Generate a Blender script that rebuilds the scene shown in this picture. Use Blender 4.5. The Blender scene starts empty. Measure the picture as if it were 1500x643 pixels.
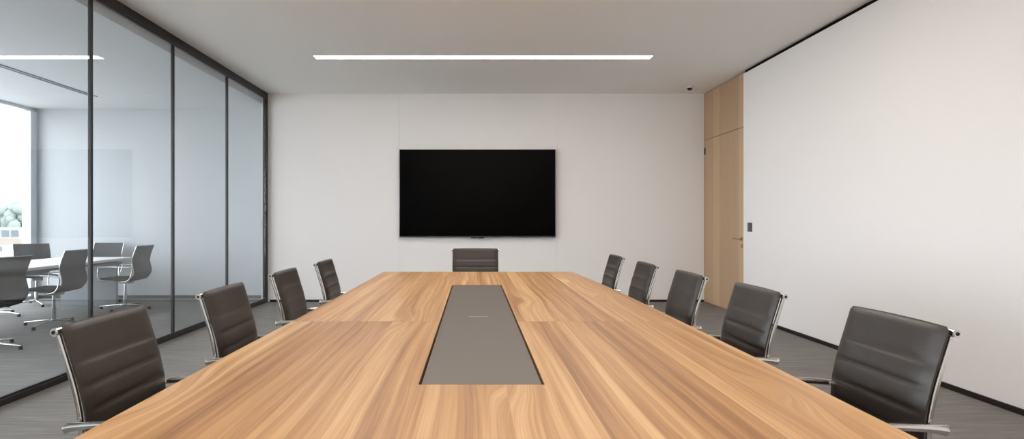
import bpy, bmesh, math, random
from mathutils import Vector, Matrix
random.seed(7)
S = bpy.context.scene
COL = S.collection
R = math.radians

# ------------------------------------------------------------------ materials
def lin(c):
    return tuple(((v/255)/12.92 if v/255 <= .04045 else ((v/255+.055)/1.055)**2.4) for v in c) + (1,)

def mat(name, rgb, rough=.5, metal=0.0, spec=.5, bump=None, coat=0.0):
    m = bpy.data.materials.new(name); m.use_nodes = True
    nt = m.node_tree; b = nt.nodes['Principled BSDF']
    b.inputs['Base Color'].default_value = lin(rgb)
    b.inputs['Roughness'].default_value = rough
    b.inputs['Metallic'].default_value = metal
    b.inputs['Specular IOR Level'].default_value = spec
    b.inputs['Coat Weight'].default_value = coat
    if bump:
        sc, st, dist = bump
        tc = nt.nodes.new('ShaderNodeTexCoord'); n = nt.nodes.new('ShaderNodeTexNoise')
        n.inputs['Scale'].default_value = sc; n.inputs['Detail'].default_value = 4
        bp = nt.nodes.new('ShaderNodeBump'); bp.inputs['Strength'].default_value = st
        bp.inputs['Distance'].default_value = dist
        nt.links.new(tc.outputs['Object'], n.inputs['Vector'])
        nt.links.new(n.outputs['Fac'], bp.inputs['Height'])
        nt.links.new(bp.outputs['Normal'], b.inputs['Normal'])
    return m

def N(nt, kind, **kw):
    n = nt.nodes.new(kind)
    for k, v in kw.items(): setattr(n, k, v)
    return n

def math_node(nt, op, a, b=None, c=None):
    n = N(nt, 'ShaderNodeMath', operation=op)
    for i, v in enumerate((a, b, c)):
        if v is None: continue
        if isinstance(v, (int, float)): n.inputs[i].default_value = v
        else: nt.links.new(v, n.inputs[i])
    return n.outputs[0]

def ramp(nt, fac, stops):
    r = N(nt, 'ShaderNodeValToRGB')
    el = r.color_ramp.elements
    el[0].position = stops[0][0]; el[0].color = stops[0][1]
    el[1].position = stops[-1][0]; el[1].color = stops[-1][1]
    for p, c in stops[1:-1]:
        e = el.new(p); e.color = c
    nt.links.new(fac, r.inputs['Fac'])
    return r.outputs['Color']

def wood_mat(name, plank, stops, seam=None, along='Y', rough=.4, figure=1.0, across='X', wav=.16):
    """planks of `plank` metres laid along one axis, each with its own tone and grain"""
    m = bpy.data.materials.new(name); m.use_nodes = True
    nt = m.node_tree; L = nt.links; b = nt.nodes['Principled BSDF']
    tc = N(nt, 'ShaderNodeTexCoord'); sp = N(nt, 'ShaderNodeSeparateXYZ')
    L.new(tc.outputs['Object'], sp.inputs[0])
    x, y = sp.outputs[across], sp.outputs[along]
    px = math_node(nt, 'DIVIDE', x, plank)
    # planks of uneven width: warp the plank coordinate with a slow wave
    wv = math_node(nt, 'MULTIPLY', math_node(nt, 'SINE', math_node(nt, 'MULTIPLY', px, 2.3)), .30)
    px = math_node(nt, 'ADD', px, wv)
    idx = math_node(nt, 'FLOOR', px)
    seg = 0.0
    if seam is not None:
        seg = math_node(nt, 'GREATER_THAN', y, seam)
    cb = N(nt, 'ShaderNodeCombineXYZ'); L.new(idx, cb.inputs[0])
    if seam is not None: L.new(seg, cb.inputs[1])
    wn = N(nt, 'ShaderNodeTexWhiteNoise', noise_dimensions='3D'); L.new(cb.outputs[0], wn.inputs['Vector'])
    rnd = wn.outputs['Value']
    off = math_node(nt, 'MULTIPLY', rnd, 37.0)
    # slow sideways wander of the grain
    c1 = N(nt, 'ShaderNodeCombineXYZ')
    L.new(math_node(nt, 'MULTIPLY', x, 3.2), c1.inputs[0]); L.new(math_node(nt, 'MULTIPLY', y, 1.1), c1.inputs[1]); L.new(off, c1.inputs[2])
    n1 = N(nt, 'ShaderNodeTexNoise'); n1.inputs['Scale'].default_value = 1; n1.inputs['Detail'].default_value = 2
    L.new(c1.outputs[0], n1.inputs['Vector'])
    wander = math_node(nt, 'MULTIPLY', math_node(nt, 'SUBTRACT', n1.outputs['Fac'], .5), wav*figure)
    xw = math_node(nt, 'ADD', x, wander)
    if wav < .1:
        cv = N(nt, 'ShaderNodeCombineXYZ')
        L.new(math_node(nt, 'MULTIPLY', x, 1.9), cv.inputs[0]); L.new(math_node(nt, 'MULTIPLY', y, .62), cv.inputs[1])
        vo = N(nt, 'ShaderNodeTexVoronoi', voronoi_dimensions='2D'); vo.inputs['Scale'].default_value = 1.0
        L.new(cv.outputs[0], vo.inputs['Vector'])
        pv = N(nt, 'ShaderNodeSeparateXYZ'); L.new(vo.outputs['Position'], pv.inputs[0])
        dx = math_node(nt, 'SUBTRACT', x, math_node(nt, 'DIVIDE', pv.outputs[0], 1.9))
        dd = math_node(nt, 'DIVIDE', vo.outputs['Distance'], .15)
        fall = math_node(nt, 'POWER', 2.718, math_node(nt, 'MULTIPLY', math_node(nt, 'MULTIPLY', dd, dd), -1.0))
        xw = math_node(nt, 'SUBTRACT', xw, math_node(nt, 'MULTIPLY', math_node(nt, 'ADD', math_node(nt, 'MULTIPLY', dx, .9), .05), fall))
    # broad streaks
    c2 = N(nt, 'ShaderNodeCombineXYZ')
    L.new(math_node(nt, 'MULTIPLY', xw, 34.0), c2.inputs[0]); L.new(math_node(nt, 'MULTIPLY', y, .38), c2.inputs[1]); L.new(off, c2.inputs[2])
    n2 = N(nt, 'ShaderNodeTexNoise'); n2.inputs['Scale'].default_value = 1; n2.inputs['Detail'].default_value = 3; n2.inputs['Roughness'].default_value = .55
    L.new(c2.outputs[0], n2.inputs['Vector'])
    # fine pores
    c3 = N(nt, 'ShaderNodeCombineXYZ')
    L.new(math_node(nt, 'MULTIPLY', xw, 170.0), c3.inputs[0]); L.new(math_node(nt, 'MULTIPLY', y, 2.2), c3.inputs[1]); L.new(off, c3.inputs[2])
    n3 = N(nt, 'ShaderNodeTexNoise'); n3.inputs['Scale'].default_value = 1; n3.inputs['Detail'].default_value = 2
    L.new(c3.outputs[0], n3.inputs['Vector'])
    f = math_node(nt, 'ADD', math_node(nt, 'MULTIPLY', math_node(nt, 'SUBTRACT', n2.outputs['Fac'], .5), 1.3*figure), .5)
    f = math_node(nt, 'ADD', f, math_node(nt, 'MULTIPLY', math_node(nt, 'SUBTRACT', rnd, .5), .42))
    f = math_node(nt, 'ADD', f, math_node(nt, 'MULTIPLY', math_node(nt, 'SUBTRACT', n3.outputs['Fac'], .5), .48))
    col = ramp(nt, f, stops)
    L.new(col, b.inputs['Base Color'])
    b.inputs['Roughness'].default_value = rough
    b.inputs['Specular IOR Level'].default_value = .45
    bp = N(nt, 'ShaderNodeBump'); bp.inputs['Strength'].default_value = .08; bp.inputs['Distance'].default_value = .002
    L.new(n3.outputs['Fac'], bp.inputs['Height']); L.new(bp.outputs['Normal'], b.inputs['Normal'])
    return m

def carpet_mat():
    m = bpy.data.materials.new('carpet'); m.use_nodes = True
    nt = m.node_tree; L = nt.links; b = nt.nodes['Principled BSDF']
    tc = N(nt, 'ShaderNodeTexCoord'); mp = N(nt, 'ShaderNodeMapping')
    mp.inputs['Scale'].default_value = (2.4, 34, 1)
    L.new(tc.outputs['Object'], mp.inputs[0])
    n = N(nt, 'ShaderNodeTexNoise'); n.inputs['Scale'].default_value = 1; n.inputs['Detail'].default_value = 5; n.inputs['Roughness'].default_value = .65
    L.new(mp.outputs[0], n.inputs['Vector'])
    n2 = N(nt, 'ShaderNodeTexNoise'); n2.inputs['Scale'].default_value = 1.3; n2.inputs['Detail'].default_value = 3
    L.new(tc.outputs['Object'], n2.inputs['Vector'])
    n3 = N(nt, 'ShaderNodeTexNoise'); n3.inputs['Scale'].default_value = 240; n3.inputs['Detail'].default_value = 2
    L.new(tc.outputs['Object'], n3.inputs['Vector'])
    f = math_node(nt, 'ADD', math_node(nt, 'MULTIPLY', n.outputs['Fac'], .6), math_node(nt, 'MULTIPLY', n2.outputs['Fac'], .22))
    f = math_node(nt, 'ADD', f, math_node(nt, 'MULTIPLY', n3.outputs['Fac'], .18))
    col = ramp(nt, f, [(.3, lin((108, 105, 102))), (.5, lin((128, 125, 122))), (.7, lin((148, 145, 142)))])
    L.new(col, b.inputs['Base Color'])
    b.inputs['Roughness'].default_value = .95; b.inputs['Specular IOR Level'].default_value = .15
    bp = N(nt, 'ShaderNodeBump'); bp.inputs['Strength'].default_value = .35; bp.inputs['Distance'].default_value = .004
    L.new(n3.outputs['Fac'], bp.inputs['Height']); L.new(bp.outputs['Normal'], b.inputs['Normal'])
    return m

def glass_mat(name, tint, boost=1.0):
    """thin architectural glass: Fresnel mix of a mirror and a tinted clear pane"""
    m = bpy.data.materials.new(name); m.use_nodes = True
    nt = m.node_tree; L = nt.links
    nt.nodes.remove(nt.nodes['Principled BSDF']); out = nt.nodes['Material Output']
    fr = N(nt, 'ShaderNodeFresnel'); fr.inputs['IOR'].default_value = 1.5
    # seen from inside the pane the Fresnel node would invert the index; a pane this thin reflects alike both ways
    geo = N(nt, 'ShaderNodeNewGeometry')
    ior = math_node(nt, 'ADD', math_node(nt, 'MULTIPLY', geo.outputs['Backfacing'], 1/1.5-1.5), 1.5)
    L.new(ior, fr.inputs['IOR'])
    gl = N(nt, 'ShaderNodeBsdfGlossy'); gl.inputs['Roughness'].default_value = 0.0; gl.inputs['Color'].default_value = (.95, .97, .97, 1)
    tr = N(nt, 'ShaderNodeBsdfTransparent'); tr.inputs['Color'].default_value = tint
    mx = N(nt, 'ShaderNodeMixShader')
    L.new(math_node(nt, 'MULTIPLY', fr.outputs[0], boost), mx.inputs[0])
    L.new(tr.outputs[0], mx.inputs[1]); L.new(gl.outputs[0], mx.inputs[2]); L.new(mx.outputs[0], out.inputs['Surface'])
    return m

def emit_mat(name, rgb, s):
    m = bpy.data.materials.new(name); m.use_nodes = True
    nt = m.node_tree; nt.nodes.remove(nt.nodes['Principled BSDF'])
    e = N(nt, 'ShaderNodeEmission'); e.inputs['Color'].default_value = rgb; e.inputs['Strength'].default_value = s
    nt.links.new(e.outputs[0], nt.nodes['Material Output'].inputs['Surface'])
    return m

def mesh_fabric(name, rgb, clear):
    m = mat(name, rgb, 1.0, spec=.1)
    nt = m.node_tree; b = nt.nodes['Principled BSDF']
    tr = N(nt, 'ShaderNodeBsdfTransparent'); mx = N(nt, 'ShaderNodeMixShader'); mx.inputs[0].default_value = clear
    nt.links.new(b.outputs[0], mx.inputs[1]); nt.links.new(tr.outputs[0], mx.inputs[2])
    nt.links.new(mx.outputs[0], nt.nodes['Material Output'].inputs['Surface'])
    return m

M = dict(
    wall=mat('white_paint', (236, 232, 229), .85, spec=.25, bump=(90, .03, .001)),
    ceil=mat('ceiling_paint', (238, 236, 233), .9, spec=.2),
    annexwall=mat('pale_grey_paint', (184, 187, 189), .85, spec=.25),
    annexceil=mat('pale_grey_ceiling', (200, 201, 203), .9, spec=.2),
    carpet=carpet_mat(),
    black=mat('black_aluminium', (34, 34, 35), .4, spec=.4),
    basebd=mat('black_skirting', (33, 27, 24), .5, spec=.3),
    gap=mat('shadow_gap_black', (16, 15, 15), .8, spec=.1),
    glass=glass_mat('partition_glass', (.948, .962, .972, 1), .75),
    wglass=glass_mat('window_glass', (.97, .98, .98, 1)),
    wframe=mat('window_frame_grey', (214, 219, 224), .45),
    led=emit_mat('led_diffuser', (1.0, .96, .91, 1), 15.0),
    added_led_half=emit_mat('added_diffuser_half', (1.0, .93, .87, 1), 15.0),  # weaker emitter for an added strip out of view
    added_led_full=emit_mat('added_diffuser_full', (1.0, .93, .87, 1), 29.0),  # stronger emitter for the added strips out of view
    ledframe=mat('light_trim_white', (226, 224, 220), .5),
    leather=mat('brown_black_leather', (47, 40, 35), .37, spec=.5, bump=(160, .18, .002)),
    leather_edge=mat('leather_piping', (40, 36, 34), .45),
    chrome=mat('polished_chrome', (214, 212, 208), .12, metal=1.0),
    alu=mat('polished_aluminium', (188, 188, 190), .2, metal=1.0),
    rubber=mat('black_plastic', (24, 24, 25), .45),
    tvbody=mat('tv_bezel', (14, 14, 15), .35),
    tvscreen=mat('tv_screen_glass', (2, 2, 2), .2, spec=.05),
    tvstrip=mat('tv_bottom_strip', (92, 92, 94), .3, metal=.8),
    inlay=mat('grey_metal_panel', (112, 103, 96), .42, metal=.3, spec=.4),
    slot=mat('brushed_slot', (196, 188, 178), .3, metal=.6),
    pedestal=mat('pedestal_brown', (60, 52, 46), .5),
    oak=wood_mat('oak_veneer', .30, [(.1, lin((166, 136, 106))), (.5, lin((184, 153, 120))), (.9, lin((196, 166, 133)))], along='Z', across='Y', rough=.5, figure=.35),
    oak_frame=wood_mat('oak_frame_veneer', .30, [(.1, lin((148, 120, 92))), (.5, lin((164, 134, 104))), (.9, lin((176, 146, 116)))], along='Z', across='Y', rough=.5, figure=.35),
    wood=wood_mat('walnut_table_veneer', .135, [(.12, lin((146, 101, 60))), (.38, lin((178, 131, 83))), (.62, lin((201, 157, 107))), (.88, lin((221, 184, 135)))], seam=2.965, rough=.38, wav=.03),
    switch=mat('switch_grey', (74, 72, 70), .4),
    handle=mat('satin_brass_steel', (190, 176, 156), .25, metal=1.0),
    camwhite=mat('camera_white', (215, 213, 210), .5),
    camdome=mat('camera_dome', (20, 18, 18), .12),
    meshback=mesh_fabric('grey_mesh_fabric', (74, 76, 78), .16),
    seatblack=mat('black_seat_fabric', (30, 32, 35), .8),
    tabwhite=mat('white_laminate', (224, 224, 222), .4),
    tabgrey=mat('grey_laminate', (150, 156, 160), .5),
    slab=mat('slab_grey', (118, 124, 128), .5),
    facade=mat('pale_facade', (122, 119, 114), .8),
    facade_band=mat('beige_band', (116, 106, 96), .8),
    pane=mat('blue_grey_pane', (80, 86, 92), .5, spec=.15),
    leaf=mat('haze_grey_leaves', (116, 124, 117), 1.0, spec=.0),  # distance haze is greyed into the leaf colour
    bark=mat('bark', (84, 80, 74), .9),
    earth=mat('pale_ground', (180, 180, 176), .95),
)

# ------------------------------------------------------------------ mesh helpers
def obj(name, bm, m, parent=None, loc=None, smooth=True, angle=40, kind=None):
    bmesh.ops.recalc_face_normals(bm, faces=bm.faces)
    me = bpy.data.meshes.new(name); bm.to_mesh(me); bm.free()
    o = bpy.data.objects.new(name, me); COL.objects.link(o)
    me.materials.append(m)
    if smooth:
        for p in me.polygons: p.use_smooth = True
        try: me.set_sharp_from_angle(angle=R(angle))
        except Exception: pass
    if parent: o.parent = parent
    if loc: o.location = loc
    if kind: o['kind'] = kind
    return o

def empty(name, loc=(0, 0, 0), rz=0):
    o = bpy.data.objects.new(name, None); COL.objects.link(o)
    o.location = loc; o.rotation_euler = (0, 0, rz); o.empty_display_size = .1
    return o

def tag(o, label, cat, group=None):
    o['label'] = label; o['category'] = cat
    if group: o['group'] = group
    return o

def copy_tree(o, parent=None):
    c = o.copy(); COL.objects.link(c)
    if parent: c.parent = parent
    for ch in list(o.children): copy_tree(ch, c)
    return c

def box(bm, lo, hi, bev=0.0, seg=2):
    r = bmesh.ops.create_cube(bm, size=1.0)
    v = r['verts']
    s = [hi[i]-lo[i] for i in range(3)]; c = [(hi[i]+lo[i])/2 for i in range(3)]
    bmesh.ops.scale(bm, vec=s, verts=v); bmesh.ops.translate(bm, vec=c, verts=v)
    if bev > 0:
        e = list({ed for vv in v for ed in vv.link_edges})
        bmesh.ops.bevel(bm, geom=e, offset=bev, segments=seg, affect='EDGES', profile=.5)
    return bm

def B(lo, hi, bev=0.0, seg=2):
    return box(bmesh.new(), lo, hi, bev, seg)

def cyl(bm, p0, p1, r0, r1=None, n=20):
    p0, p1 = Vector(p0), Vector(p1); d = p1-p0
    r1 = r0 if r1 is None else r1
    ret = bmesh.ops.create_cone(bm, cap_ends=True, segments=n, radius1=r0, radius2=r1, depth=d.length)
    q = Vector((0, 0, 1)).rotation_difference(d.normalized()).to_matrix().to_4x4()
    bmesh.ops.transform(bm, matrix=Matrix.Translation((p0+p1)/2) @ q, verts=ret['verts'])
    return bm

def smooth_path(pts, sub=6):
    """Catmull-Rom through pts"""
    P = [Vector(p) for p in pts]; out = []
    for i in range(len(P)-1):
        p0 = P[max(i-1, 0)]; p1 = P[i]; p2 = P[i+1]; p3 = P[min(i+2, len(P)-1)]
        for k in range(sub):
            t = k/sub
            out.append(.5*((2*p1)+(-p0+p2)*t+(2*p0-5*p1+4*p2-p3)*t*t+(-p0+3*p1-3*p2+p3)*t**3))
    out.append(P[-1]); return out

def sweep(bm, pts, ring, radii=None, up=(0, 1, 0)):
    """sweep a 2-D ring (list of (a, b)) along pts; a lies along `up`, b across it"""
    pts = [Vector(p) for p in pts]; n = len(ring); rings = []; up = Vector(up)
    for i, p in enumerate(pts):
        t = (pts[min(i+1, len(pts)-1)]-pts[max(i-1, 0)]).normalized()
        a = (up-t*up.dot(t))
        a = a.normalized() if a.length > 1e-4 else Vector((1, 0, 0))
        b = t.cross(a)
        k = radii[i] if radii else 1.0
        rings.append([bm.verts.new(p+a*(q[0]*k)+b*(q[1]*k)) for q in ring])
    for i in range(len(rings)-1):
        for j in range(n):
            bm.faces.new((rings[i][j], rings[i][(j+1) % n], rings[i+1][(j+1) % n], rings[i+1][j]))
    bm.faces.new(rings[0][::-1]); bm.faces.new(rings[-1])
    return bm

def circle(r, n=12, ry=None):
    ry = ry or r
    return [(r*math.cos(2*math.pi*k/n), ry*math.sin(2*math.pi*k/n)) for k in range(n)]

def rrect(w, h, r, n=3):
    o = []
    for cx, cy, a0 in ((w/2-r, h/2-r, 0), (-w/2+r, h/2-r, 90), (-w/2+r, -h/2+r, 180), (w/2-r, -h/2+r, 270)):
        for k in range(n+1):
            a = R(a0+90*k/n); o.append((cx+r*math.cos(a), cy+r*math.sin(a)))
    return o

# ------------------------------------------------------------------ room dimensions (metres)
XL, XR, YB, YF, H = -3.14, 3.49, 9.38, -3.2, 3.18      # main room: partition, right wall, back wall, wall behind, ceiling
LX, LYB, LH = -6.98, 9.80, 3.02                           # meeting room beyond the glass: window wall, back wall, ceiling

st = dict(kind='structure', smooth=False)
obj('floor', B((LX-.2, YF-.2, -.12), (XR+.3, LYB+.25, 0)), M['carpet'], **st)
obj('ceiling', B((XL-.05, YF-.2, H), (XR+.3, YB+.25, H+.15)), M['ceil'], **st)
# back wall in three panels with hairline joints either side of the television
bm = bmesh.new()
XJ = ((584.5-694)/900*YB, (815.5-694)/900*YB)
for a, b in ((XL-.02, XJ[0]-.0009), (XJ[0]+.0009, XJ[1]-.0009), (XJ[1]+.0009, XR+.3)):
    box(bm, (a, YB, 0), (b, YB+.12, H), .0006, 1)
box(bm, (XL-.02, YB+.010, 0), (XR+.3, YB+.14, H))
obj('wall_back', bm, M['wall'], **st)
# right wall: white panel stops below the ceiling, leaving a dark shadow gap; wood bay beyond it
YD = 7.95
bm = bmesh.new(); box(bm, (XR, YF-.2, 0), (XR+.2, YD, H-.042))
obj('wall_right', bm, M['wall'], **st)
obj('trim_1', B((XR+.022, YF-.2, H-.042), (XR+.2, YD-.005, H)), M['gap'], **st)
obj('wall_right_bay', B((XR+.09, YD, 0), (XR+.2, YB+.02, H)), M['wall'], **st)
obj('wall_front', B((LX-.2, YF-.2, 0), (XR+.3, YF, H+.1)), M['wall'], **st)
# skirting
obj('baseboard_back', B((XL+.03, YB-.012, 0), (XR+.02, YB, .034), .002, 1), M['basebd'], **st)
obj('baseboard_right', B((XR-.012, YF, 0), (XR, YD-.004, .04), .002, 1), M['basebd'], **st)
# neighbouring meeting room
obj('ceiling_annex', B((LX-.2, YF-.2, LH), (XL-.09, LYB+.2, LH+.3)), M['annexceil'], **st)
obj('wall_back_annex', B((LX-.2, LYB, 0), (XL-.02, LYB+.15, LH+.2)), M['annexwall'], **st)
obj('wall_return', B((XL-.10, YB+.0, 0), (XL-.02, LYB, H+.1)), M['wall'], **st)
obj('baseboard_annex', B((LX, LYB-.012, 0), (XL-.10, LYB, .05), .002, 1), M['black'], **st)
bm = B((-5.47, YF, LH-.012), (-5.455, LYB-1.0, LH)); box(bm, (-5.405, YF, LH-.012), (-5.39, LYB-1.0, LH)); box(bm, (-5.455, YF, LH-.004), (-5.405, LYB-1.0, LH))
obj('trim_2', bm, M['tabgrey'], **st)

# ------------------------------------------------------------------ glass partition
w1 = empty('window_1'); w1['kind'] = 'structure'
TOPZ0 = H-.075
GX0, GX1 = XL-.06, XL                                  # frame depth
pane_edges = [-3.2, .62, 1.98, 3.36]                     # joints behind the camera, then the ones in view
joints = [-1.92, -.52, .88, 2.28, 3.67, 5.07, 6.455, 7.87]
YG = YB-.005
bm = B((GX0, YF, TOPZ0), (GX1, YG, H), .003, 1); box(bm, (GX0+.026, YF, TOPZ0-.022), (GX1-.008, YG, TOPZ0))
obj('top_rail', bm, M['black'], w1, smooth=False)
bm = B((GX0, YF, 0), (GX1, YG, .045), .003, 1); box(bm, (GX0+.026, YF, .045), (GX1-.008, YG, .062))
obj('bottom_rail', bm, M['black'], w1, smooth=False)
obj('end_post', B((GX0, YG-.065, .045), (GX1, YG, TOPZ0), .003, 1), M['black'], w1, smooth=False)
for y in joints:
    obj('mullion', B((GX0+.022, y-.014, .06), (GX1-.008, y+.014, TOPZ0-.02), .003, 1), M['black'], w1, smooth=False)
ed = [YF]+joints+[YG-.065]
for a, b in zip(ed[:-1], ed[1:]):
    obj('glass_pane', B((XL-.026, a+.008, .055), (XL-.016, b-.008, TOPZ0-.012)), M['glass'], w1, smooth=False)

# ------------------------------------------------------------------ outside window of the neighbouring room
w2 = empty('window_2'); w2['kind'] = 'structure'
bm = B((LX-.12, YF, 0), (LX, LYB, .05)); box(bm, (LX-.12, YF, LH-.05), (LX, LYB, LH))
obj('window_frame', bm, M['wframe'], w2, smooth=False)
posts = [LYB-.145, 7.9, 6.3, 4.7, 3.1, 1.5, -.1, -1.7]
for k, y in enumerate(posts):
    wd = .145 if k == 0 else .05
    obj('window_post', B((LX-.12, y, .05), (LX+(.02 if k == 0 else 0), y+wd, LH-.05), .004, 1), M['wframe'], w2, smooth=False)
pe = sorted(posts)
ye = [YF]+[v for v in pe]
for a, b in zip([YF+.0]+[v+.05 for v in pe[:-1]], pe):
    obj('window_pane', B((LX-.07, a, .05), (LX-.058, b, LH-.05)), M['wglass'], w2, smooth=False)

# ------------------------------------------------------------------ ceiling lights: recessed linear diffusers, the far one in view, the others added to light the room
def ceiling_light(y, label, m='added_led_half'):
    t = empty('linear_ceiling_light', (.11, y, H))
    tag(t, label, 'ceiling light', 'recessed strip lights')
    hx, hy = 1.995, .07
    bm = bmesh.new()
    for lo, hi in (((-hx-.012, -hy-.012, -.003), (hx+.012, -hy, .0)), ((-hx-.012, hy, -.003), (hx+.012, hy+.012, 0)),
                   ((-hx-.012, -hy, -.003), (-hx, hy, 0)), ((hx, -hy, -.003), (hx+.012, hy, 0))):
        box(bm, lo, hi)
    obj('light_trim', bm, M['ledframe'], t, smooth=False)
    obj('diffuser', B((-hx, -hy, -.0045), (hx, hy, -.0005)), M[m], t, smooth=False)
    return t
ceiling_light(7.30, 'long glowing white strip light recessed in the ceiling before the television wall', 'led')
ceiling_light(4.85, 'added unseen strip light recessed in the ceiling above the far half of the table', 'added_led_full')  # from here on, unseen strips added to brighten the room
ceiling_light(2.40, 'added unseen strip light recessed in the ceiling above the near half of the table')
ceiling_light(-.05, 'added unseen strip light recessed in the ceiling behind the near end of the table', 'added_led_full')
ceiling_light(-2.45, 'added unseen strip light recessed in the ceiling along the wall facing the television', 'added_led_full')

# ------------------------------------------------------------------ television
tv = empty('mounted_television', (.056, YB, 1.65))
tag(tv, 'large black flat screen television mounted on the white back wall', 'television')
TW, TZ0, TZ1 = 1.183, .985-1.65, 2.318-1.65
obj('bezel', B((-TW, -.075, TZ0), (TW, -.03, TZ1), .004, 2), M['tvbody'], tv)
obj('rear_housing', B((-.8, -.035, TZ0+.15), (.8, 0, TZ1-.2), .004, 1), M['tvbody'], tv)
obj('screen', B((-TW+.010, -.0765, TZ0+.022), (TW-.010, -.0745, TZ1-.010)), M['tvscreen'], tv, smooth=False)
obj('bottom_strip', B((-TW, -.0785, TZ0+.008), (TW, -.0745, TZ0+.017)), M['tvstrip'], tv, smooth=False)
bm = B((-.10, -.077, TZ0-.014), (.10, -.045, TZ0+.004), .004, 2)
sens = obj('sensor_bar', bm, M['tvbody'], tv)
obj('indicator', cyl(bmesh.new(), (-.012, -.079, TZ0-.004), (-.012, -.076, TZ0-.004), .006, n=14), M['slot'], sens)

# ------------------------------------------------------------------ wooden door bay on the right wall
d1 = empty('door_1'); d1['kind'] = 'structure'
DX = XR+.03
HY0, HY1 = YD+.006, YB-.055                              # leaf from near jamb to hinge side
DT = 2.455
bm = B((DX-.004, YB-.052, 0), (DX+.06, YB-.002, H-.012), .002, 1); box(bm, (DX+.02, YD, H-.012), (DX+.06, YB-.002, H)); box(bm, (DX+.012, YD+.002, 0), (DX+.06, YB-.05, H-.012))
obj('door_frame', bm, M['oak_frame'], d1, smooth=False)
obj('transom_panel', B((DX-.008, HY0, DT+.006), (DX+.011, HY1, H-.014), .0015, 1), M['oak'], d1, smooth=False)
leaf = obj('door_leaf', B((DX-.008, HY0, .008), (DX+.011, HY1, DT), .0015, 1), M['oak'], d1, smooth=False)
FX = DX-.008
hy = YD+.10
bm = cyl(bmesh.new(), (FX-.008, hy, .995), (FX, hy, .995), .026, n=24)
sweep(bm, smooth_path([(FX-.004, hy, .995), (FX-.04, hy, .995), (FX-.052, hy+.012, .995), (FX-.054, hy+.05, .996), (FX-.054, hy+.135, 1.0)], 5), circle(.0095, 10), up=(0, 0, 1))
obj('lever_handle', bm, M['handle'], leaf)
bm = cyl(bmesh.new(), (FX-.007, hy-.005, .905), (FX, hy-.005, .905), .026, n=24); cyl(bm, (FX-.011, hy-.005, .905), (FX-.006, hy-.005, .905), .011, n=16)
obj('lock_rosette', bm, M['handle'], leaf)
for z in (2.29, .30):
    bm = cyl(bmesh.new(), (FX-.006, HY1+.002, z-.05), (FX-.006, HY1+.002, z+.05), .008, n=12); box(bm, (FX-.002, HY1-.022, z-.05), (FX+.002, HY1+.026, z+.05))
    obj('hinge', bm, M['rubber'], leaf)

# ------------------------------------------------------------------ wall switch, ceiling camera
sw = empty('light_switch', (XR, 7.76, 1.155))
tag(sw, 'small dark grey light switch on the white wall next to the wooden door', 'light switch')
obj('plate', B((-.009, -.058, -.058), (0, .058, .058), .002, 2), M['switch'], sw)
obj('rocker', B((-.012, -.036, -.036), (-.008, -.001, .036), .001, 1), M['switch'], sw)
obj('rocker', B((-.012, .001, -.036), (-.008, .036, .036), .001, 1), M['switch'], sw)

cam_t = empty('ceiling_camera', (3.12, 8.88, H))
tag(cam_t, 'tiny white security camera with a black dome on the ceiling near the door', 'security camera')
obj('housing', cyl(bmesh.new(), (0, 0, 0), (0, 0, -.028), .056, .05, n=28), M['camwhite'], cam_t)
bm = bmesh.new(); bmesh.ops.create_uvsphere(bm, u_segments=24, v_segments=12, radius=.036)
bmesh.ops.translate(bm, vec=(0, 0, -.026), verts=bm.verts)
dome = obj('dome', bm, M['camdome'], cam_t)
obj('lens_ring', cyl(bmesh.new(), (.008, -.030, -.046), (.012, -.043, -.052), .014, .013, n=16), M['switch'], dome)

# ------------------------------------------------------------------ conference table
TH = .75
TY0, TY1 = .60, 5.86
def curve(pts, y):
    if y <= pts[0][0]: return pts[0][1]
    for (a, va), (b, vb) in zip(pts[:-1], pts[1:]):
        if y <= b:
            t = (y-a)/(b-a); t = t*t*(3-2*t)*.5+t*.5
            return va+(vb-va)*t
    return pts[-1][1]
LE = [(.6, -.872), (1.4, -.892), (2.2, -.889), (3.0, -.876), (4.0, -.866), (5.0, -.861), (5.86, -.862)]
RE = [(.6, .965), (1.4, .99), (2.2, 1.0), (3.0, 1.0), (3.8, .997), (4.5, .988), (5.1, .966), (5.5, .950), (5.86, .937)]
IX0, IX1 = .048*.485-.3865*.485, .048*.485+.3865*.485
IY0, IY1 = 1.82, 4.65
SEAM = 2.965
tb = empty('conference_table', (0, 0, 0))
tag(tb, 'long honey brown wooden conference table with a grey centre panel', 'table')
bm = bmesh.new()
for ya, yb in ((TY0, SEAM-.0008), (SEAM+.0008, TY1)):
    ys = sorted(set([ya, yb]+[v for v in (IY0, IY1) if ya < v < yb]+[ya+(yb-ya)*k/24 for k in range(1, 24)]))
    rows = []
    for y in ys:
        l, r = curve(LE, y), curve(RE, y)
        rows.append([bm.verts.new((x, y, TH)) for x in (l, IX0, IX1, r)])
    for i in range(len(ys)-1):
        ym = (ys[i]+ys[i+1])/2
        for j in range(3):
            if j == 1 and IY0 < ym < IY1: continue
            bm.faces.new((rows[i][j], rows[i][j+1], rows[i+1][j+1], rows[i+1][j]))
r = bmesh.ops.extrude_face_region(bm, geom=list(bm.faces), use_keep_orig=True)
bmesh.ops.translate(bm, vec=(0, 0, -.04), verts=[g for g in r['geom'] if isinstance(g, bmesh.types.BMVert)])
bmesh.ops.remove_doubles(bm, verts=bm.verts, dist=1e-6)
obj('tabletop', bm, M['wood'], tb, smooth=False)
ch = bmesh.new(); box(ch, (IX0-.02, IY0-.02, TH-.12), (IX1+.02, IY1+.02, TH-.041)); 
obj('cable_trough', ch, M['gap'], tb, smooth=False)
g = .008
obj('center_panel', B((IX0+g, IY0+.006, TH-.012), (IX1-g, IY1-.006, TH-.0012), .001, 1), M['inlay'], tb, smooth=False)
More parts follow.
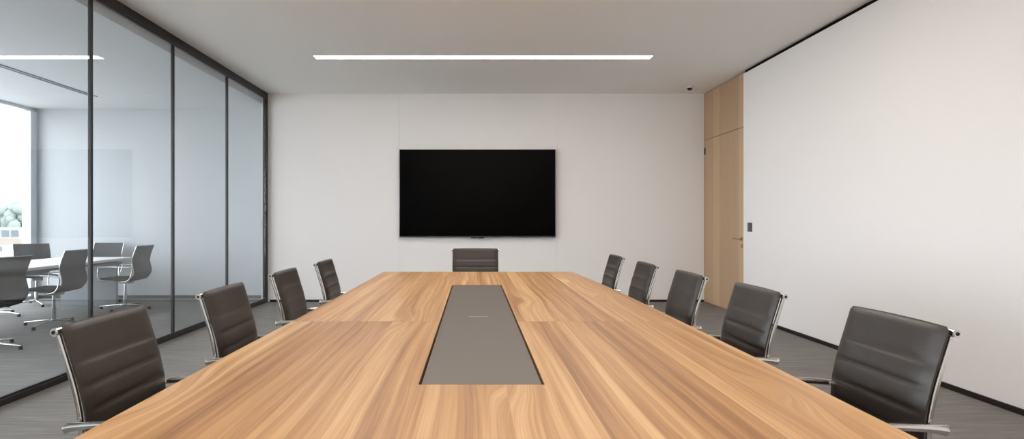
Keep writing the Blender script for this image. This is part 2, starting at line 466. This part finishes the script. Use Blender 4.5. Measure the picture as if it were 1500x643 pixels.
cp = tb.children[-1] if False else [c for c in tb.children if c.name.startswith('center_panel')][0]
obj('finger_slot', B((-.025, 3.112, TH-.004), (.072, 3.124, TH-.0004)), M['slot'], cp, smooth=False)
bm = bmesh.new(); box(bm, (IX0-.004, IY0-.004, TH-.042), (IX1+.004, IY1+.004, TH-.018))
obj('panel_support', bm, M['gap'], tb, smooth=False)
for y0 in (1.35, 4.45):
    obj('pedestal', B((-.22, y0, 0), (.30, y0+.65, TH-.12), .006, 1), M['pedestal'], tb, smooth=False)
for x in (-.42, .44):
    obj('under_beam', B((x-.03, 1.0, TH-.10), (x+.03, 5.5, TH-.04), .003, 1), M['black'], tb, smooth=False)

# ------------------------------------------------------------------ leather conference chair (faces +X)
PROFILE = [(.255, .385), (.245, .428), (.205, .452), (.12, .446), (0, .432), (-.10, .424), (-.175, .428), (-.232, .455), (-.257, .508),
           (-.266, .575), (-.267, .640), (-.274, .700), (-.290, .770), (-.311, .840), (-.331, .905), (-.340, .936)]
prof = smooth_path([(x, 0, z) for x, z in PROFILE], 10)
cum = [0.0]
for a, b in zip(prof[:-1], prof[1:]): cum.append(cum[-1]+(b-a).length)
def at_len(s):
    s = min(max(s, 0), cum[-1])
    for i in range(len(cum)-1):
        if s <= cum[i+1]+1e-9:
            t = (s-cum[i])/(cum[i+1]-cum[i]); p = prof[i].lerp(prof[i+1], t)
            break
    i0, i1 = max(i-2, 0), min(i+3, len(prof)-1)
    d = (prof[i1]-prof[i0]).normalized()
    return p, Vector((-d.z, 0, d.x))*-1                    # outward normal on the sitter's side
L_TOT = cum[-1]
def len_at_z(z):
    for i in range(len(prof)-1, 0, -1):
        if prof[i-1].z <= z <= prof[i].z: return cum[i]
def sling(s0, s1, seams, hw=.224, puff=.0058, base=.012, back=.017, round_end=.012):
    """stitched leather sling between two lengths along the profile"""
    bm = bmesh.new()
    knots = [s0]+[s for s in seams if s0 < s < s1]+[s1]
    rows = []
    for a, b in zip(knots[:-1], knots[1:]):
        for k in range(9 if b is not knots[-1] else 10):
            u = k/9; rows.append((a+(b-a)*u, u))
    NV = 22
    front, rear = [], []
    for s, u in rows:
        p, n = at_len(s)
        bulge = (1-abs(2*u-1)**4.5)
        e = 1.0
        w = hw
        dtop = s1-s if s1 > L_TOT-.01 else 9
        if dtop < round_end: w = hw-round_end*(1-math.sqrt(max(0, 1-(1-dtop/round_end)**2)))
        endthin = math.sqrt(min(1, (dtop+.003)/.014))
        fr, rr = [], []
        for j in range(NV+1):
            v = -1+2*j/NV
            v = math.copysign(abs(v)**.8, v)
            ef = (1-abs(v)**7)
            sag = .010*(1-v*v)                           # the sling dips between the rails
            off = (base+puff*bulge)*ef*endthin-sag
            arch = Vector((-.001, 0, .004))*((1-v*v)*max(0, 1-(L_TOT-s)/.10))   # the top edge bows up slightly
            fr.append(bm.verts.new(p+n*off+Vector((0, v*w, 0))+arch))
            rr.append(bm.verts.new(p+n*(-back*(.3+.7*ef)*(.35+.65*endthin)-sag)+Vector((0, v*w, 0))+arch))
        front.append(fr); rear.append(rr)
    nr = len(front)
    for i in range(nr-1):
        for j in range(NV):
            bm.faces.new((front[i][j], front[i][j+1], front[i+1][j+1], front[i+1][j]))
            bm.faces.new((rear[i][j+1], rear[i][j], rear[i+1][j], rear[i+1][j+1]))
        bm.faces.new((front[i][0], front[i+1][0], rear[i+1][0], rear[i][0]))
        bm.faces.new((front[i+1][NV], front[i][NV], rear[i][NV], rear[i+1][NV]))
    for j in range(NV):
        bm.faces.new((front[0][j+1], front[0][j], rear[0][j], rear[0][j+1]))
        bm.faces.new((front[nr-1][j], front[nr-1][j+1], rear[nr-1][j+1], rear[nr-1][j]))
    return bm
def castor(bm, x, y):
    cyl(bm, (x, y-.022, .028), (x, y-.004, .028), .028, n=18); cyl(bm, (x, y+.004, .028), (x, y+.022, .028), .028, n=18)
    cyl(bm, (x, y, .03), (x, y, .075), .009, n=10); box(bm, (x-.018, y-.012, .03), (x+.018, y+.012, .058), .004, 1)
    return bm
def leather_chair():
    t = empty('conference_chair')
    sb = len_at_z(.475)
    zs = [.826, .755, .687, .620, .555]
    bseams = sorted(len_at_z(z) for z in zs)
    obj('backrest', sling(sb+.002, L_TOT, bseams), M['leather'], t, angle=60)
    obj('seat', sling(.0, sb-.002, [.06, .13, .20, .27, .34, .41, .48]), M['leather'], t, angle=60)
    ring = rrect(.0125, .0155, .0055)
    for sy in (-1, 1):
        rail = [(p.x, sy*.212, p.z) for p in prof]
        pr = [Vector(q)-at_len(c)[1]*.024 for q, c in zip(rail, cum)]
        ro = obj('side_rail', sweep(bmesh.new(), pr[:-6:3]+[pr[-5]], ring), M['chrome'], t)
        e = pr[-5]
        kb = cyl(bmesh.new(), (e.x+.004, sy*.204, .918), (e.x+.004, sy*.234, .918), .0118, n=20)
        bmesh.ops.bevel(kb, geom=[ed for ed in kb.edges if len(ed.link_faces) == 2 and ed.calc_face_angle(0) > 1], offset=.003, segments=2, affect='EDGES')
        kn = obj('end_knob', kb, M['chrome'], ro)
        obj('screw_cap', cyl(bmesh.new(), (e.x+.004, sy*.2335, .918), (e.x+.004, sy*.2352, .918), .0056, n=14), M['rubber'], kn)
        pts = [(-.320, .243, .650), (-.310, .243, .652), (-.280, .245, .656), (-.21, .250, .662), (-.08, .254, .666), (.06, .256, .666), (.125, .256, .657), (.150, .255, .622), (.142, .251, .545), (.118, .244, .470), (.098, .236, .440)]
        pts = [(x, sy*y, z) for x, y, z in pts]
        sp = smooth_path(pts, 5)
        rad = []
        for i, p in enumerate(sp):
            k = i/(len(sp)-1)
            rad.append(.35 if i == 0 else (1.0 if k > .22 else 1.0+.5*(1-k/.22)))
        rad[1] = 1.2
        rad[-1] = .9
        obj('armrest', sweep(bmesh.new(), sp, circle(.0115, 14, .0095), rad, up=(0, 0, 1)), M['chrome'], t)
    obj('seat_stretcher', cyl(bmesh.new(), (-.012, -.215, .405), (-.012, .215, .405), .012, n=14), M['alu'], t)
    obj('back_stretcher', cyl(bmesh.new(), (-.289, -.205, .585), (-.289, .205, .585), .009, n=14), M['alu'], t)
    
    bm = cyl(bmesh.new(), (0, 0, .09), (0, 0, .25), .026, n=20); cyl(bm, (0, 0, .25), (0, 0, .385), .018, n=18); box(bm, (-.07, -.06, .36), (.08, .06, .405), .01, 2)
    obj('column', bm, M['alu'], t)
    for k in range(5):
        a = R(36+72*k); dx, dy = math.cos(a), math.sin(a)
        bm = sweep(bmesh.new(), [(dx*.02, dy*.02, .115), (dx*.12, dy*.12, .108), (dx*.30, dy*.30, .078)], rrect(.036, .024, .008), [1.1, 1, .7], up=(-dy, dx, 0))
        lg = obj('base_leg', bm, M['alu'], t)
        obj('castor', castor(bmesh.new(), dx*.30, dy*.30), M['rubber'], lg)
    return t

chair0 = leather_chair()
used = []
def place(x, y, rz, label, sc=1.0, group=None):
    c = chair0 if not used else copy_tree(chair0)
    used.append(c)
    c.location = (x, y, 0); c.rotation_euler = (0, 0, rz); c.scale = (sc,)*3
    tag(c, label, 'chair', group)
KX, KY = -.356, .230
G1, G2 = 'leather chairs on the glass side of the table', 'leather chairs on the door side of the table'
left = [(-1.191, 1.745, 'brown leather chrome chair nearest the camera on the glass partition side'),
        (-1.148, 2.563, 'brown leather chrome chair second from the camera along the glass partition'),
        (-1.162, 3.509, 'brown leather chrome chair third from the camera along the glass partition'),
        (-1.138, 4.403, 'brown leather chrome chair farthest from the camera on the glass partition side')]
right = [(1.354, 1.724, 'black ribbed leather chair nearest the camera along the plain white side wall'),
         (1.299, 2.563, 'black leather chair second from the camera on the door side, overlapping the door edge'),
         (1.264, 3.337, 'black leather chair third from the camera on the door side, middle of five'),
         (1.242, 4.147, 'black leather chair fourth from the camera on the door side of the table'),
         (1.245, 5.095, 'black leather chair farthest from the camera on the door side, smallest of five')]
for x, y, l in left: place(x-KX, y+KY, 0, l, group=G1)
for x, y, l in right: place(x+KX, y+KY, R(180), l, group=G2)
place(.016, 6.20+KX, R(-90), 'dark leather chair at the head of the table below the television', 1.022)

# ------------------------------------------------------------------ neighbouring room: table and mesh chairs
t2 = empty('meeting_table', (0, 0, 0))
tag(t2, 'pale meeting table with a grey slab base behind the glass partition', 'table')
bm = B((-6.08, 5.6, .665), (-5.05, 9.12, .70), .004, 1)
obj('tabletop', bm, M['tabwhite'], t2, smooth=False)
for y in (8.92, 6.1):
    obj('slab_leg', B((-6.0, y, 0), (-5.19, y+.05, .665), .003, 1), M['slab'], t2, smooth=False)
obj('beam', B((-5.62, 6.16, .58), (-5.52, 8.92, .665)), M['tabgrey'], t2, smooth=False)

def mesh_chair():
    t = empty('mesh_chair')
    pr = smooth_path([(.02, 0, .412), (-.12, 0, .402), (-.205, 0, .418), (-.262, 0, .470), (-.282, 0, .540), (-.268, 0, .610), (-.255, 0, .680), (-.272, 0, .770), (-.318, 0, .890)], 5)
    bm = bmesh.new(); NV = 12; F, K = [], []
    for i, p in enumerate(pr):
        d = (pr[min(i+1, len(pr)-1)]-pr[max(i-1, 0)]).normalized(); n = Vector((d.z, 0, -d.x))
        w = .225 if p.z > .5 else .20+.025*max(0, (p.z-.40)/.1)
        f, k = [], []
        for j in range(NV+1):
            v = -1+2*j/NV; c = .03*v*v
            f.append(bm.verts.new(p+Vector((c, v*w, 0))+n*.004)); k.append(bm.verts.new(p+Vector((c, v*w, 0))-n*.004))
        F.append(f); K.append(k)
    nr = len(F)
    for i in range(nr-1):
        for j in range(NV):
            bm.faces.new((F[i][j], F[i][j+1], F[i+1][j+1], F[i+1][j])); bm.faces.new((K[i][j+1], K[i][j], K[i+1][j], K[i+1][j+1]))
        bm.faces.new((F[i][0], F[i+1][0], K[i+1][0], K[i][0])); bm.faces.new((F[i+1][NV], F[i][NV], K[i][NV], K[i+1][NV]))
    for j in range(NV):
        bm.faces.new((F[0][j+1], F[0][j], K[0][j], K[0][j+1])); bm.faces.new((F[-1][j], F[-1][j+1], K[-1][j+1], K[-1][j]))
    obj('backrest', bm, M['meshback'], t)
    obj('top_band', sweep(bmesh.new(), [pr[-1]+Vector((.03*v*v, v*.226, .002)) for v in [-1+.125*k for k in range(17)]], rrect(.010, .014, .004), up=(0, 0, 1)), M['tabgrey'], t)
    bm = B((-.21, -.215, .418), (.25, .215, .448), .014, 3)
    obj('seat', bm, M['seatblack'], t)
    for sy in (-1, 1):
        pts = [(.10, .21, .405), (.20, .235, .42), (.235, .245, .47), (.225, .25, .585), (.19, .25, .605), (-.10, .25, .602), (-.205, .243, .598), (-.226, .238, .565), (-.205, .232, .47), (-.15, .222, .412), (-.06, .20, .395)]
        sp = smooth_path([(x, sy*y, z) for x, y, z in pts], 4)
        obj('arm_loop', sweep(bmesh.new(), sp, circle(.0085, 10), up=(0, 1, .01)), M['chrome'], t)
        pb = [Vector((-.228, sy*.231, .60)), Vector((-.222, sy*.230, .68)), Vector((-.240, sy*.229, .77)), Vector((-.286, sy*.228, .888))]
        obj('back_upright', sweep(bmesh.new(), smooth_path(pb, 4), circle(.0055, 8), up=(0, 1, 0)), M['chrome'], t)
    bm = B((-.09, -.07, .36), (.06, .07, .415), .012, 2)
    obj('mechanism', bm, M['tabgrey'], t)
    obj('column', cyl(cyl(bmesh.new(), (0, 0, .05), (0, 0, .22), .024, n=18), (0, 0, .22), (0, 0, .37), .017, n=16), M['alu'], t)
    for k in range(4):
        a = R(90*k); dx, dy = math.cos(a), math.sin(a)
        lg = obj('base_leg', sweep(bmesh.new(), [(dx*.015, dy*.015, .066), (dx*.15, dy*.15, .056), (dx*.345, dy*.345, .036)], rrect(.034, .022, .008), [1.1, .95, .65], up=(-dy, dx, 0)), M['chrome'], t)
        obj('glide', cyl(bmesh.new(), (dx*.335, dy*.335, 0), (dx*.335, dy*.335, .034), .022, .018, n=14), M['rubber'], lg)
    return t
mc = mesh_chair(); mused = []
def place_mesh(x, y, rz, base_rot, label):
    c = mc if not mused else copy_tree(mc)
    mused.append(c)
    c.location = (x, y, 0); c.rotation_euler = (0, 0, R(rz))
    tag(c, label, 'chair', 'mesh chairs in the room behind the glass')
place_mesh(-4.69, 5.90, 180, 0, 'dark mesh chair seen from behind, nearest beyond the glass, cut by the frame')
place_mesh(-4.97, 7.27, 180, 0, 'grey mesh chair with chrome arms in the middle of the row beyond the glass')
place_mesh(-4.89, 8.62, 180, 0, 'grey mesh chair at the far end of the row beyond the glass')
place_mesh(-6.42, 9.02, -42, 0, 'grey mesh chair by the window across the pale table, angled to the room')
place_mesh(-5.72, 9.36, -90, 0, 'grey mesh chair at the head of the pale table against the far white wall')
place_mesh(-6.20, 7.92, 0, 0, 'mesh chair on the window side of the pale table, mostly outside the frame')

# ------------------------------------------------------------------ outside
gd = obj('ground_outside', B((-400, -100, -14), (-12, 400, -13.8)), M['earth'], **st)
bd = empty('office_building', (-84, 100, -13.8))
tag(bd, 'low pale building with a band of windows seen outside the far window', 'building')
obj('facade', B((-14, 0, 0), (11, 12, 13.86), .05, 1), M['facade'], bd, smooth=False)
obj('beige_band', B((-14.05, -.06, 11.2), (11.05, 0, 12.15)), M['facade_band'], bd, smooth=False)
for k in range(8):
    x = 9.9-k*1.55
    obj('window', B((x-1.2, -.05, 12.45), (x, .02, 13.5), .02, 1), M['pane'], bd, smooth=False)
for k in range(5):
    x = 7.2-k*2.9
    obj('window', B((x-2.3, -.05, 10.1), (x, .02, 10.8), .02, 1), M['pane'], bd, smooth=False)
for k, (x, y, h) in enumerate(((-112, 146, 20.6), (-104.5, 141, 19.2), (-97, 149, 20.2), (-127, 158, 20.2))):
    tr = empty('tree', (x, y, -13.8))
    tag(tr, ['hazy green tree behind the pale building, tallest of the clump', 'hazy green tree behind the pale building, in front of the others', 'hazy green tree behind the end of the pale building', 'hazy green tree behind the pale building, farthest along the clump'][k], 'tree', 'trees outside the window')
    obj('trunk', cyl(bmesh.new(), (0, 0, 0), (0, 0, h*.5), .35, .2, n=12), M['bark'], tr)
    bm = bmesh.new()
    for q in range(80):
        a = random.uniform(0, 6.28); rr = random.uniform(0, 4.6); zz = random.uniform(.50, .94)*h
        s = random.uniform(.7, 1.4)
        rr *= math.sqrt(max(.1, 1-abs(zz/h-.62)*1.6))
        r_ = bmesh.ops.create_icosphere(bm, subdivisions=3, radius=s)
        for v in r_['verts']:
            v.co *= 1+random.uniform(-.09, .09)
        bmesh.ops.translate(bm, vec=(rr*math.cos(a), rr*math.sin(a), zz), verts=r_['verts'])
    obj('crown', bm, M['leaf'], tr)

# ------------------------------------------------------------------ sky, camera, view
w = bpy.data.worlds.new('overcast'); S.world = w; w.use_nodes = True
bg = w.node_tree.nodes['Background']
bg.inputs['Color'].default_value = (.91, .945, 1.0, 1); bg.inputs['Strength'].default_value = 8.6

cd = bpy.data.cameras.new('camera'); co = bpy.data.objects.new('camera', cd); COL.objects.link(co)
cd.sensor_width = 36; cd.sensor_fit = 'HORIZONTAL'; cd.lens = 36*900/1500
cd.shift_x = (750-694)/1500; cd.shift_y = -(321.5-323.5)/1500
cd.clip_start = .02; cd.clip_end = 1000
co.location = (0, 0, 1.235); co.rotation_euler = (R(90), 0, 0)
S.camera = co
S.view_settings.view_transform = 'Standard'; S.view_settings.look = 'None'
S.view_settings.exposure = 0.10; S.view_settings.gamma = 1.0; S.view_settings.use_curve_mapping = False
try:
    S.cycles.max_bounces = 14; S.cycles.diffuse_bounces = 8; S.cycles.glossy_bounces = 6
    S.cycles.transparent_max_bounces = 24; S.cycles.caustics_reflective = False; S.cycles.caustics_refractive = False
    S.cycles.sample_clamp_indirect = 8; S.cycles.use_denoising = True
except Exception: pass
